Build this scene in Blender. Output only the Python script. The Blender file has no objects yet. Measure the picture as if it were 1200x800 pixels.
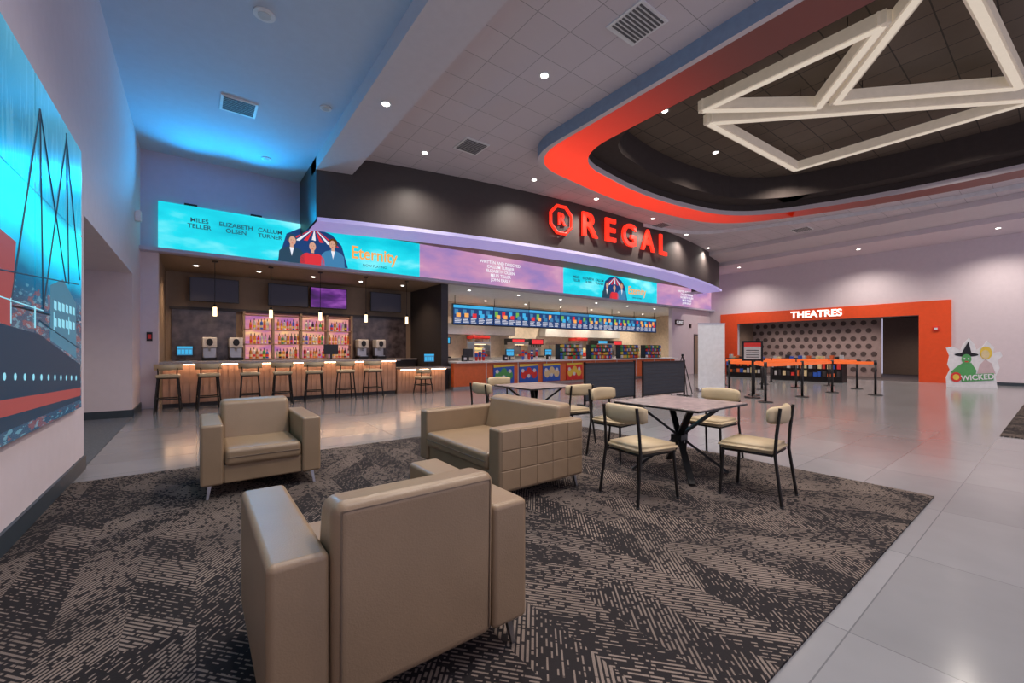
import bpy, bmesh, math, random
from mathutils import Vector, Matrix
random.seed(4)
S = bpy.context.scene
S.view_settings.view_transform = 'Standard'
COL = S.collection
R90 = math.radians(90)

# ------------------------------------------------------------------ materials
def nt(m):
    m.use_nodes = True
    return m.node_tree
def pm(name, col, rough=0.5, metal=0.0, var=0.06, scale=8.0, bump=0.0, bscale=200.0, em=None, es=0.0, spec=0.5, coat=0.0):
    m = bpy.data.materials.new(name); t = nt(m); N = t.nodes; L = t.links
    b = N['Principled BSDF']
    b.inputs['Roughness'].default_value = rough
    b.inputs['Metallic'].default_value = metal
    b.inputs['Specular IOR Level'].default_value = spec
    b.inputs['Coat Weight'].default_value = coat
    tc = N.new('ShaderNodeTexCoord')
    no = N.new('ShaderNodeTexNoise'); no.inputs['Scale'].default_value = scale; no.inputs['Detail'].default_value = 3
    L.new(tc.outputs['Object'], no.inputs['Vector'])
    cr = N.new('ShaderNodeValToRGB')
    c = Vector(col)
    cr.color_ramp.elements[0].position = .3; cr.color_ramp.elements[1].position = .7
    cr.color_ramp.elements[0].color = (*(c*(1-var)), 1); cr.color_ramp.elements[1].color = (*[min(1, v*(1+var)) for v in c], 1)
    L.new(no.outputs['Fac'], cr.inputs['Fac']); L.new(cr.outputs['Color'], b.inputs['Base Color'])
    if bump > 0:
        n2 = N.new('ShaderNodeTexNoise'); n2.inputs['Scale'].default_value = bscale
        L.new(tc.outputs['Object'], n2.inputs['Vector'])
        bp = N.new('ShaderNodeBump'); bp.inputs['Strength'].default_value = bump; bp.inputs['Distance'].default_value = .01
        L.new(n2.outputs['Fac'], bp.inputs['Height']); L.new(bp.outputs['Normal'], b.inputs['Normal'])
    if em is not None:
        b.inputs['Emission Color'].default_value = (*em, 1); b.inputs['Emission Strength'].default_value = es
    return m
def em(name, col, s):
    return pm(name, [c*.3 for c in col], .5, em=col, es=s)

class NB:
    def __init__(s, name):
        s.m = bpy.data.materials.new(name); s.t = nt(s.m); s.N = s.t.nodes; s.L = s.t.links; s.b = s.N['Principled BSDF']
    def M(s, op, a, b=0.0, c=0.0):
        n = s.N.new('ShaderNodeMath'); n.operation = op
        for i, v in enumerate((a, b, c)):
            if isinstance(v, (int, float)): n.inputs[i].default_value = v
            else: s.L.new(v, n.inputs[i])
        return n.outputs[0]
    def pos(s):
        g = s.N.new('ShaderNodeNewGeometry'); x = s.N.new('ShaderNodeSeparateXYZ'); s.L.new(g.outputs['Position'], x.inputs[0])
        s.P = g.outputs['Position']; return x.outputs
    def comb(s, a, b, c=0.0):
        n = s.N.new('ShaderNodeCombineXYZ')
        for i, v in enumerate((a, b, c)):
            if isinstance(v, (int, float)): n.inputs[i].default_value = v
            else: s.L.new(v, n.inputs[i])
        return n.outputs[0]
    def noise(s, vec, scale, detail=3):
        n = s.N.new('ShaderNodeTexNoise'); n.inputs['Scale'].default_value = scale; n.inputs['Detail'].default_value = detail
        s.L.new(vec, n.inputs['Vector']); return n.outputs['Fac']
    def white(s, vec):
        n = s.N.new('ShaderNodeTexWhiteNoise'); s.L.new(vec, n.inputs['Vector']); return n.outputs['Value']
    def ramp(s, fac, stops, const=False):
        n = s.N.new('ShaderNodeValToRGB'); r = n.color_ramp
        if const: r.interpolation = 'CONSTANT'
        while len(r.elements) < len(stops): r.elements.new(.5)
        for e, (p, c) in zip(r.elements, stops): e.position = p; e.color = (*c, 1)
        s.L.new(fac, n.inputs['Fac']); return n.outputs['Color']
    def mix(s, fac, a, b):
        n = s.N.new('ShaderNodeMix'); n.data_type = 'RGBA'
        if isinstance(fac, (int, float)): n.inputs[0].default_value = fac
        else: s.L.new(fac, n.inputs[0])
        for i, v in ((6, a), (7, b)):
            if isinstance(v, tuple): n.inputs[i].default_value = (*v, 1)
            else: s.L.new(v, n.inputs[i])
        return n.outputs[2]

def tile_mat(name, col, line, sx, sy, w, rough, var=.08, emi=0):
    b = NB(name); x, y, z = b.pos()
    fx = b.M('FRACT', b.M('DIVIDE', x, sx)); fy = b.M('FRACT', b.M('DIVIDE', y, sy))
    lx = b.M('LESS_THAN', fx, w/sx); ly = b.M('LESS_THAN', fy, w/sy)
    ln = b.M('MAXIMUM', lx, ly)
    rnd = b.white(b.comb(b.M('FLOOR', b.M('DIVIDE', x, sx)), b.M('FLOOR', b.M('DIVIDE', y, sy))))
    nn = b.noise(b.P, 3.0, 6)
    f = b.M('ADD', b.M('MULTIPLY', rnd, .5), b.M('MULTIPLY', nn, .5))
    c = b.ramp(f, [(.2, tuple(v*(1-var) for v in col)), (.8, tuple(v*(1+var) for v in col))])
    b.L.new(b.mix(ln, c, line), b.b.inputs['Base Color'])
    b.b.inputs['Roughness'].default_value = rough
    return b.m
M_floor = tile_mat('floor_tile', (.245, .245, .255), (.15, .15, .16), 1.2, .6, .006, .16, .12)
M_act = tile_mat('ceiling_tile', (.62, .56, .59), (.30, .28, .29), .61, .61, .010, .8, .03)
M_actdark = tile_mat('dark_ceiling_tile', (.125, .095, .07), (.03, .024, .018), .61, .61, .02, .7, .15)

def carpet_mat():
    b = NB('carpet_pattern'); x, y, z = b.pos()
    W = .27
    cx = b.M('FLOOR', b.M('DIVIDE', x, W))
    cy = b.M('FLOOR', b.M('DIVIDE', b.M('ADD', y, b.M('MULTIPLY', cx, .13)), .46))
    flip = b.M('GREATER_THAN', b.white(b.comb(cx, cy, 5.0)), .82)
    k = b.M('FLOORED_MODULO', b.M('ADD', cx, flip), 2.0)
    par = b.M('SUBTRACT', b.M('MULTIPLY', k, 2.0), 1.0)
    xs = b.M('MULTIPLY', x, par)
    v = b.M('ADD', b.M('MULTIPLY', y, .85), xs); w = b.M('SUBTRACT', y, xs)
    F = 36.0
    st = b.M('FRACT', b.M('MULTIPLY', v, F)); row = b.M('FLOOR', b.M('MULTIPLY', v, F))
    blk = b.M('FLOOR', b.M('DIVIDE', v, .30))
    rnd = b.white(b.comb(cx, blk, 1.0))
    stripe = b.M('GREATER_THAN', st, b.M('ADD', .40, b.M('MULTIPLY', rnd, .32)))
    dn = b.noise(b.comb(b.M('MULTIPLY', w, 22.0), b.M('MULTIPLY', row, 5.37), b.M('MULTIPLY', cx, 3.1)), 1.0, 1)
    dash = b.M('GREATER_THAN', dn, b.M('ADD', .38, b.M('MULTIPLY', rnd, .17)))
    base = b.M('MULTIPLY', stripe, dash)
    big = b.noise(b.P, 1.6, 2)
    amt = b.M('MULTIPLY', base, b.M('ADD', .22, b.M('MULTIPLY', big, .9)))
    fine = b.noise(b.P, 260, 2)
    amt = b.M('MULTIPLY', amt, b.M('ADD', .5, fine))
    c = b.mix(amt, (.024, .021, .022), (.285, .225, .19))
    b.L.new(c, b.b.inputs['Base Color']); b.b.inputs['Roughness'].default_value = .95
    b.b.inputs['Specular IOR Level'].default_value = .1
    bp = b.N.new('ShaderNodeBump'); bp.inputs['Strength'].default_value = .5; bp.inputs['Distance'].default_value = .004
    b.L.new(b.M('ADD', base, fine), bp.inputs['Height']); b.L.new(bp.outputs['Normal'], b.b.inputs['Normal'])
    return b.m
M_carpet = carpet_mat()

def cloud_mat(name, c1, c2, c3, s, scale=.9):
    b = NB(name); x, y, z = b.pos()
    vec = b.comb(b.M('MULTIPLY', x, .6), y, b.M('MULTIPLY', z, 1.6))
    n = b.noise(vec, scale, 6)
    c = b.ramp(n, [(.3, c1), (.52, c2), (.72, c3)])
    b.b.inputs['Base Color'].default_value = (0, 0, 0, 1)
    b.L.new(c, b.b.inputs['Emission Color']); b.b.inputs['Emission Strength'].default_value = s
    b.b.inputs['Roughness'].default_value = .4
    return b.m
M_ledcyan = cloud_mat('led_cyan', (.0, .42, .56), (.01, .60, .72), (.32, .85, .88), 1.25)
M_ledpink = cloud_mat('led_pink', (.28, .20, .50), (.56, .27, .48), (.80, .45, .55), 1.0)

def videowall_mat():
    b = NB('video_wall_picture'); x, y, z = b.pos()
    n = b.noise(b.P, 1.1, 6)
    zz = b.M('DIVIDE', b.M('SUBTRACT', z, .7), 2.65)
    f = b.M('ADD', zz, b.M('MULTIPLY', b.M('SUBTRACT', n, .5), .14))
    c = b.ramp(f, [(.02, (.01, .045, .09)), (.20, (.025, .065, .11)), (.33, (.006, .045, .09)), (.42, (.004, .11, .22)), (.50, (.01, .50, .80)), (.56, (.02, .92, 1.0)), (.63, (.02, .86, 1.0)), (.67, (.015, .24, .42)), (.80, (.02, .15, .25)), (1.0, (.05, .22, .32))])
    n2 = b.noise(b.comb(x, b.M('MULTIPLY', y, 1.2), b.M('MULTIPLY', z, 5.0)), 3.5, 8)
    lowm = b.M('LESS_THAN', zz, .40)
    red = b.M('MULTIPLY', b.M('GREATER_THAN', n2, .56), lowm)
    c2 = b.mix(b.M('MULTIPLY', red, .6), c, (.17, .05, .05))
    n4 = b.noise(b.comb(x, b.M('MULTIPLY', y, 2.0), b.M('MULTIPLY', z, 8.0)), 5.0, 8)
    c2 = b.mix(b.M('MULTIPLY', b.M('MULTIPLY', b.M('GREATER_THAN', n4, .58), lowm), .5), c2, (.10, .28, .36))
    n3 = b.noise(b.comb(x, b.M('MULTIPLY', y, 6.0), b.M('MULTIPLY', z, .7)), 4.0, 8)
    c3 = b.mix(b.M('MULTIPLY', b.M('MULTIPLY', b.M('GREATER_THAN', n3, .54), b.M('GREATER_THAN', zz, .66)), .35), c2, (.10, .30, .42))
    b.L.new(c3, b.b.inputs['Emission Color']); b.b.inputs['Emission Strength'].default_value = 1.35
    b.b.inputs['Base Color'].default_value = (.01, .01, .012, 1); b.b.inputs['Roughness'].default_value = .25
    return b.m
M_vw = videowall_mat()

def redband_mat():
    b = NB('painted_red_wash'); x, y, z = b.pos()  # red light wash on the tray border, put in as emission fading by position
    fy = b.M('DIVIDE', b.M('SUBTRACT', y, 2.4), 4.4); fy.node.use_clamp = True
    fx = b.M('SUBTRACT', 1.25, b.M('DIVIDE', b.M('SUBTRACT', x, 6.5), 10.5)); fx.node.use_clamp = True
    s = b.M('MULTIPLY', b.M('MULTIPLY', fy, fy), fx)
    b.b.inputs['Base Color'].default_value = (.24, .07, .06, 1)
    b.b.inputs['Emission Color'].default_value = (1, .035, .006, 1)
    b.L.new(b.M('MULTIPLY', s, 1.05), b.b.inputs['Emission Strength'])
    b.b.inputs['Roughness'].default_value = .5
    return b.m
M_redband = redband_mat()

M_wall = pm('wall_paint', (.68, .60, .635), .75, var=.02, bump=.08, bscale=60)
M_walllilac = pm('wall_paint_bar', (.50, .47, .58), .75, var=.02)
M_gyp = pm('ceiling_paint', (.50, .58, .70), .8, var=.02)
M_beam = pm('beam_paint', (.64, .58, .60), .8, var=.02)
M_base = pm('baseboard_dark', (.035, .05, .065), .45)
M_slate = pm('dark_fascia', (.062, .050, .048), .5, var=.05)
M_slatem = pm('dark_tray_paint', (.062, .050, .046), .9, var=.05, spec=.1)
M_taupe = pm('taupe_wall', (.29, .215, .155), .7, var=.05)
M_dark = pm('dark_panel', (.04, .036, .038), .5)
M_black = pm('black_metal', (.014, .014, .015), .4, metal=.3)
M_blackpl = pm('black_plastic', (.018, .018, .02), .35)
M_red = pm('red_wall_paint', (.82, .085, .016), .5, var=.04)
M_leather = pm('taupe_leather', (.275, .188, .112), .34, var=.06, scale=5, bump=.12, bscale=150)
M_seam = pm('leather_seam', (.12, .08, .05), .5)
M_chrome = pm('brushed_steel', (.45, .45, .46), .28, metal=1)
M_steel = pm('stainless_steel', (.50, .48, .46), .32, metal=.85)
M_cream = pm('cream_vinyl', (.50, .39, .24), .5, var=.06)
M_frame = pm('dark_chair_frame', (.025, .022, .02), .4, metal=.6)
M_wood = pm('bar_wood', (.40, .235, .16), .55, var=.25, scale=3)
M_ctop = pm('counter_top', (.36, .32, .30), .25, var=.15, scale=30)
M_marble = pm('dark_marble', (.075, .06, .065), .2, var=.7, scale=4)
M_white = pm('white_paint', (.75, .75, .76), .5)
M_offwhite = pm('appliance_white', (.58, .57, .56), .35)
M_orange = pm('orange_panel', (.75, .16, .045), .45)
M_belt = pm('orange_belt', (.85, .16, .03), .6, em=(.95, .16, .03), es=.4)  # small emission added so the belts look brighter
M_table = pm('stone_table_top', (.31, .24, .22), .3, var=.4, scale=14)
M_lamp = em('lamp_lens', (1, .92, .82), 9)
M_lampwarm = em('warm_lamp', (1, .72, .42), 3)
M_chand = em('linear_light_diffuser', (1.0, .86, .70), .55)
M_chside = pm('light_bar_housing', (.60, .53, .45), .5, em=(1, .82, .62), es=.16)  # light on the housing sides put in as faint emission
M_redneon = em('red_cove_light', (1, .045, .015), 2.2)
M_redsign = em('red_sign_letters', (1, .030, .012), 1.25)
M_bluec = em('blue_cove_light', (.15, .30, 1), 1.5)
M_lip = pm('lip_paint_glow', (.50, .50, .62), .45, em=(.40, .33, .85), es=.48)  # violet light on the lip is put in as emission
M_purple = cloud_mat('shelf_backlight', (.30, .10, .45), (.70, .26, .28), (1.0, .60, .26), .95, 2.6)
M_tv = em('tv_dark_screen', (.02, .018, .03), .6)
M_tvp = cloud_mat('tv_purple_screen', (.02, .01, .04), (.12, .02, .22), (.45, .12, .6), .9, 2)
M_letter = em('white_sign_letters', (1, .97, .9), 1.3)
M_inkdark = em('screen_ink_dark', (.02, .06, .10), .9)
M_inkor = em('screen_ink_orange', (.95, .42, .10), .95)
M_inkwhite = em('screen_ink_white', (.9, .9, .95), .9)
M_skin = em('screen_skin', (.70, .38, .26), .9)
M_scred = em('screen_red', (.75, .03, .04), .9)
M_scblue = em('screen_blue', (.05, .22, .42), .9)
M_scgreen = em('screen_green', (.18, .50, .08), .8)
M_scnavy = em('screen_navy', (.01, .05, .18), .9)
M_sccyan = em('screen_cyan', (.05, .45, .80), .9)
M_kitchen = pm('kitchen_wall', (.68, .57, .45), .5, var=.1)
M_green = pm('print_green', (.10, .40, .12), .6)
M_yellow = pm('print_yellow', (.85, .62, .08), .6)
M_pblue = pm('print_blue', (.03, .12, .55), .5)
M_pred = pm('print_red', (.75, .04, .03), .5)
M_pskin = pm('print_popcorn', (.78, .64, .35), .6)
M_gold = pm('bottle_amber', (.65, .26, .05), .15)
M_glass = pm('bottle_clear', (.65, .67, .66), .1)
M_bgreen = pm('bottle_green', (.06, .30, .10), .12)
M_dots = pm('panel_mauve', (.44, .34, .31), .7)
M_dot2 = pm('panel_dot', (.10, .072, .066), .7)
M_banner = pm('banner_fabric', (.80, .84, .88), .7)
M_grille = pm('vent_dark', (.10, .10, .11), .6)
M_barrier = pm('barrier_fabric', (.035, .042, .058), .7)

# ------------------------------------------------------------------ geometry helpers
def empty(name, loc=(0, 0, 0), rz=0.0):
    o = bpy.data.objects.new(name, None); COL.objects.link(o); o.empty_display_size = .2
    o.location = loc; o.rotation_euler = (0, 0, rz); return o
def finish(name, bm, mat, parent=None, loc=(0, 0, 0), rot=(0, 0, 0), smooth=False):
    me = bpy.data.meshes.new(name); bm.to_mesh(me); bm.free()
    for m in (mat if isinstance(mat, (list, tuple)) else [mat]): me.materials.append(m)
    if smooth:
        for p in me.polygons: p.use_smooth = True
    o = bpy.data.objects.new(name, me); COL.objects.link(o)
    o.location = loc; o.rotation_euler = rot
    if parent: o.parent = parent
    return o
def box(name, x0, x1, y0, y1, z0, z1, mat, parent=None, bev=0.0, seg=3, rot=(0, 0, 0), puff=0.0):
    bm = bmesh.new(); bmesh.ops.create_cube(bm, size=1)
    sx, sy, sz = x1-x0, y1-y0, z1-z0
    for v in bm.verts: v.co = Vector((v.co.x*sx, v.co.y*sy, v.co.z*sz))
    if bev > 0:
        bmesh.ops.bevel(bm, geom=bm.edges[:], offset=min(bev, .49*min(sx, sy, sz)), segments=seg, affect='EDGES', profile=.5)
    o = finish(name, bm, mat, parent, ((x0+x1)/2, (y0+y1)/2, (z0+z1)/2), rot, smooth=bev > 0)
    if bev > 0:
        o.modifiers.new('wn', 'WEIGHTED_NORMAL')
    return o
def tube(name, pts, r, mat, parent=None, cyclic=False, square=False):
    c = bpy.data.curves.new(name, 'CURVE'); c.dimensions = '3D'; c.bevel_depth = r; c.bevel_resolution = 0 if square else 3
    s = c.splines.new('POLY'); s.points.add(len(pts)-1)
    for p, q in zip(s.points, pts): p.co = (*q, 1)
    s.use_cyclic_u = cyclic; c.use_fill_caps = True
    c.materials.append(mat)
    o = bpy.data.objects.new(name, c); COL.objects.link(o)
    if parent: o.parent = parent
    return o
def cyl(name, x, y, z0, z1, r, mat, parent=None, r2=None, seg=24, smooth=True):
    bm = bmesh.new()
    bmesh.ops.create_cone(bm, cap_ends=True, segments=seg, radius1=r, radius2=r if r2 is None else r2, depth=z1-z0)
    o = finish(name, bm, mat, parent, (x, y, (z0+z1)/2))
    if smooth:
        for p in o.data.polygons: p.use_smooth = len(p.vertices) == 4
    return o
def text(name, s, size, loc, rot, mat, parent=None, ext=.005, align='CENTER', sx=1.0, bold=0.0):
    c = bpy.data.curves.new(name, 'FONT'); c.body = s; c.size = size; c.extrude = ext; c.align_x = align; c.align_y = 'CENTER'
    c.offset = bold
    for m in (mat if isinstance(mat, (list, tuple)) else [mat]): c.materials.append(m)
    o = bpy.data.objects.new(name, c); COL.objects.link(o); o.location = loc; o.rotation_euler = rot; o.scale = (sx, 1, 1)
    if parent: o.parent = parent
    return o
def flat(name, pts, mat, parent=None, y=0.0, th=.004):
    """polygon in local XZ plane facing -Y, thin extrusion"""
    bm = bmesh.new()
    a = [bm.verts.new((p[0], y, p[1])) for p in pts]
    f = bm.faces.new(a)
    r = bmesh.ops.extrude_face_region(bm, geom=[f])
    for v in r['geom']:
        if isinstance(v, bmesh.types.BMVert): v.co.y += th
    bmesh.ops.recalc_face_normals(bm, faces=bm.faces[:])
    return finish(name, bm, mat, parent)
def circ(cx, cz, rx, rz=None, n=20, a0=0, a1=360):
    rz = rx if rz is None else rz
    k = n if a1-a0 >= 360 else n+1
    return [(cx+rx*math.cos(math.radians(a0+(a1-a0)*i/n)), cz+rz*math.sin(math.radians(a0+(a1-a0)*i/n))) for i in range(k)]
def quads(name, rects, mats, parent=None, y=0.0):
    bm = bmesh.new()
    for x0, z0, x1, z1, mi, off in rects:
        vs = [bm.verts.new(p) for p in ((x0, y-off, z0), (x1, y-off, z0), (x1, y-off, z1), (x0, y-off, z1))]
        f = bm.faces.new(vs); f.material_index = mi
    return finish(name, bm, mats, parent)
def strip(name, loop, z0, z1, mat, parent=None, closed=True):
    bm = bmesh.new(); a = [bm.verts.new((p[0], p[1], z0)) for p in loop]; b = [bm.verts.new((p[0], p[1], z1)) for p in loop]
    n = len(loop)
    for i in range(n if closed else n-1):
        j = (i+1) % n; bm.faces.new((a[i], a[j], b[j], b[i]))
    return finish(name, bm, mat, parent, smooth=False)
def ring(name, la, lb, z, mat, parent=None, closed=True, zb=None):
    zb = z if zb is None else zb
    bm = bmesh.new(); a = [bm.verts.new((p[0], p[1], z)) for p in la]; b = [bm.verts.new((p[0], p[1], zb)) for p in lb]
    n = len(la)
    for i in range(n if closed else n-1):
        j = (i+1) % n; bm.faces.new((a[i], a[j], b[j], b[i]))
    return finish(name, bm, mat, parent)
def holed(name, outer, holes, z, th, mat, parent=None):
    c = bpy.data.curves.new(name+'_c', 'CURVE'); c.dimensions = '2D'; c.fill_mode = 'BOTH'; c.extrude = th/2
    for lp in [outer]+holes:
        s = c.splines.new('POLY'); s.points.add(len(lp)-1)
        for p, q in zip(s.points, lp): p.co = (q[0], q[1], 0, 1)
        s.use_cyclic_u = True
    t = bpy.data.objects.new('tmp', c); COL.objects.link(t)
    bpy.context.view_layer.update()
    me = bpy.data.meshes.new_from_object(t.evaluated_get(bpy.context.evaluated_depsgraph_get()))
    bpy.data.objects.remove(t)
    me.materials.clear(); me.materials.append(mat)
    o = bpy.data.objects.new(name, me); COL.objects.link(o); o.location = (0, 0, z+th/2)
    if parent: o.parent = parent
    return o
def fillet(ctrl, radii, n=10):
    out = []
    k = len(ctrl)
    for i in range(k):
        p = Vector(ctrl[i]); a = Vector(ctrl[i-1]); b = Vector(ctrl[(i+1) % k]); r = radii[i]
        if r <= 0: out.append(tuple(p)); continue
        pa = p+(a-p).normalized()*r; pb = p+(b-p).normalized()*r
        for j in range(n+1):
            t = j/n; q = pa*(1-t)**2+p*2*t*(1-t)+pb*t*t; out.append(tuple(q))
    return out

# ------------------------------------------------------------------ room shell
XL, XR, YB, YLED = -.985, 23.5, -6.0, 12.19
box('floor', -5, 31, YB, 17.2, -.2, 0, M_floor)
box('carpet', XL+.02, 5.2, .7, 5.8, .001, .012, M_carpet)
box('carpet', 9.68, 15.5, -5.5, .6, .001, .012, M_carpet)
box('floor_recess', -4.0, XL-.0, 6.5, 10.85, .0, .008, pm('slate_carpet', (.10, .11, .13), .9, var=.2, scale=40))

wl = empty('wall_left')
box('wall_near', XL-.2, XL, YB, 6.49, 0, 5.95, M_wall, wl)
box('wall_header', XL-.2, XL, 6.49, 10.87, 2.78, 5.95, M_wall, wl)
box('wall_far', XL-.2, XL, 10.87, 12.5, 0, 5.95, M_wall, wl)
box('recess_side_far', -4.0, XL-.2, 10.87, 11.07, 0, 2.98, M_wall, wl)
box('recess_side_near', -4.0, XL-.2, 6.29, 6.49, 0, 2.98, M_wall, wl)
box('recess_back', -4.2, -4.0, 6.29, 11.07, 0, 2.98, M_wall, wl)
box('recess_ceiling', -4.0, XL-.2, 6.49, 10.87, 2.78, 2.98, M_wall, wl)
bl = empty('baseboard_left')
box('board_near', XL, XL+.02, YB, 6.49, 0, .15, M_base, bl)
box('board_far', XL, XL+.02, 10.87, 12.3, 0, .15, M_base, bl)
box('board_recess', -4.0, XL, 10.85, 10.87, 0, .15, M_base, bl)

wb = empty('wall_back')
box('upper_wall', XL, XR, 12.3, 12.5, 3.5, 5.95, M_walllilac, wb)
box('bar_pier', XL, -.68, 12.3, 12.6, 0, 3.5, M_wall, wb)
box('end_wall', 19.7, XR, 12.3, 12.5, 0, 3.5, M_wall, wb)
box('bar_side_left', -.88, -.68, 12.6, 15.1, 0, 3.5, M_taupe, wb)
box('bar_back', -.68, 6.6, 15.0, 15.2, 0, 3.5, M_taupe, wb)
box('bar_divider', 6.5, 6.75, 12.5, 15.2, 0, 3.5, M_dark, wb)
box('concession_back', 6.6, 24.5, 16.8, 17.0, 0, 3.5, M_kitchen, wb)
box('concession_side', 24.3, 24.5, 12.5, 16.8, 0, 3.5, M_kitchen, wb)
box('bar_ceiling', -.9, 6.75, 12.3, 15.2, 3.5, 3.6, M_taupe, wb)
box('concession_ceiling', 6.75, 24.5, 12.3, 17.0, 3.5, 3.6, M_white, wb)
box('trim_bulkhead', XL, XR, 12.02, 12.3, 3.48, 3.56, M_walllilac)

wr = empty('wall_right')
box('upper_wall', XR, XR+.2, YB, 12.5, 2.72, 5.95, M_wall, wr)
box('wall_near', XR, XR+.2, YB, 3.57, 0, 2.72, M_wall, wr)
box('wall_far', XR, XR+.2, 10.75, 12.5, 0, 2.72, M_wall, wr)
rp = empty('trim_red_portal')
box('portal_header', XR-.06, XR, 2.68, 11.65, 2.72, 3.27, M_red, rp)
box('portal_right', XR-.06, XR, 2.68, 3.57, 0, 2.72, M_red, rp)
box('portal_left', XR-.06, XR, 10.75, 11.65, 0, 2.72, M_red, rp)
box('portal_jamb', XR-.06, XR+.25, 3.57, 3.6, 0, 2.72, M_red, rp)
box('portal_soffit', XR-.06, XR+.25, 3.6, 10.75, 2.69, 2.72, M_dark, rp)
box('baseboard_right', XR-.02, XR, YB, 2.68, 0, .12, M_base)
th = empty('wall_corridor')
box('corridor_right', XR+.2, 30, 3.2, 3.4, 0, 3.0, M_dark, th)
box('corridor_left', XR+.2, 27, 11, 11.2, 0, 3.0, M_taupe, th)
box('corridor_end', 29.8, 30, 3.4, 6, 0, 3.0, M_taupe, th)
box('corridor_ceiling', XR+.2, 30, 3.2, 11.2, 3.0, 3.1, M_dark, th)
bm = bmesh.new()
def bmbox(bm, x0, x1, y0, y1, z0, z1, mi=0):
    r = bmesh.ops.create_cube(bm, size=1)
    for v in r['verts']: v.co = Vector(((x0+x1)/2+v.co.x*(x1-x0), (y0+y1)/2+v.co.y*(y1-y0), (z0+z1)/2+v.co.z*(z1-z0)))
    for f in {f for v in r['verts'] for f in v.link_faces}: f.material_index = mi
def bmcyl(bm, x, y, z0, z1, r, mi=0, r2=None, seg=12, mat=None):
    M = Matrix.Translation((x, y, (z0+z1)/2)) if mat is None else mat
    q = bmesh.ops.create_cone(bm, cap_ends=True, segments=seg, radius1=r, radius2=r if r2 is None else r2, depth=z1-z0, matrix=M)
    for f in {f for v in q['verts'] for f in v.link_faces}: f.material_index = mi
bmbox(bm, 26, 26.2, 5.3, 11, 0, 3.0, 0)
for i in range(14):
    for j in range(7):
        bmcyl(bm, 0, 0, 0, .03, .115, 1, seg=16, mat=Matrix.Translation((25.99, 5.55+i*.4+(.2 if j % 2 else 0), .35+j*.38)) @ Matrix.Rotation(R90, 4, 'Y'))
finish('dotted_wall_panel', bm, [M_dots, M_dot2])
box('floor_corridor', XR+.0, 29.8, 3.4, 11, .0, .010, pm('corridor_carpet', (.06, .045, .045), .9, var=.3, scale=30))
for kk in range(3):
    e = empty('poster_case', (24.6+kk*1.6, 3.42, 1.6), math.pi)
    box('frame', -.4, .4, -.05, 0, -.6, .6, M_black, e)
    box('print', -.34, .34, -.055, -.05, -.54, .54, M_tvp, e)

# ceilings
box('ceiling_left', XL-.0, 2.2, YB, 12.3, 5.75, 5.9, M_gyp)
box('beam_ceiling', 2.2, 2.95, YB, 10.9, 5.45, 5.95, M_beam)
def P(o):
    c = [(5.75+o, -5.9), (5.9+o, 7.45-o), (10.2, 7.95-o), (14.6-.6*o, 7.3-o), (16.4-o, 3), (16.6-o, -5.9)]
    return fillet(c, [0, 1.1 if o < .9 else 1.0, 1.8, 1.6, 2.5, 0])
box('ceiling_entry_strip', 2.2, 2.95, 10.9, 12.3, 5.85, 5.95, M_act)
holed('ceiling', [(2.95, YB), (19, YB), (19, 12.3), (2.95, 12.3)], [P(0)], 5.85, .08, M_act)
ct = empty('ceiling_tray')
strip('border_outer', P(0), 5.58, 5.85, pm('border_paint', (.25, .32, .42), .6), ct)
ring('border_bottom_outer', P(0), P(.10), 5.58, M_beam, ct)
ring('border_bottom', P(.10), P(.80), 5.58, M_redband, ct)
strip('border_inner', P(.80), 5.58, 5.72, M_beam, ct)
ring('ledge', P(.80), P(1.3), 5.9, M_slatem, ct)
strip('inner_low', P(.80), 5.72, 5.9, M_slatem, ct)
strip('inner_riser', P(1.3), 5.9, 6.55, M_slatem, ct)
holed('tray_top', P(1.3), [], 6.55, .05, M_actdark, ct)
l5 = P(.79); seg5 = [(5.84+.79, 3.0)]+[p for p in l5 if p[1] > 4.6 and p[0] < 14.5]
cove = empty('red_cove_strip')
strip('strip_inner', seg5, 5.60, 5.70, M_redneon, cove, closed=False)
sr = empty('ceiling_right')
box('step_high', 19, 21, YB, 12.3, 5.68, 5.95, M_beam, sr)
box('step_low', 21, XR, YB, 12.3, 5.5, 5.95, M_wall, sr)
tr = P(-1.5)
strip('trim_ceiling_curve', [p for p in tr if p[0] > 9.5 and p[1] > -5], 5.72, 5.85, M_white, None, closed=False)

# curved fascia with sign
def yF(x): return 10.5-1.4*(1-((x-11.4)/9.6)**2)
NF = 60
def fl(o, x0=2.2, x1=21.0):
    out = []
    for i in range(NF+1):
        x = x0+(x1-x0)*i/NF
        sl = 2*1.4*(x-11.4)/9.6**2
        n = Vector((-sl, 1)).normalized()
        out.append((x+n.x*o*(1 if 1 < i < NF-1 else 0), yF(x)+n.y*o))
    return out
fa = empty('curved_fascia')
full = [(2.2, 12.3)]+fl(0)+[(21.25, 10.75), (21.35, 11.2), (21.35, 12.3)]
strip('fascia_face', full, 4.3, 5.9, M_slate, fa, closed=False)
strip('lip_edge', fl(-.12), 4.24, 4.33, M_lip, fa, closed=False)
ring('lip_top', fl(-.12), fl(0), 4.33, M_slate, fa, closed=False)
ring('lip_bottom', fl(-.12), fl(.85), 4.24, M_lip, fa, closed=False)
strip('lip_inner', fl(.85), 4.24, 4.62, M_dark, fa, closed=False)
ring('soffit_inner', fl(.85), [(p[0], 12.3) for p in fl(.85)], 4.62, M_taupe, fa, closed=False)
ring('soffit_end', fl(.0)[-2:]+[(21.25, 10.75), (21.35, 11.2)], [(p[0]-.3, 12.3) for p in fl(.0)[-2:]]+[(21.25, 12.3), (21.35, 12.3)], 4.31, M_walllilac, fa, closed=False)
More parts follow.
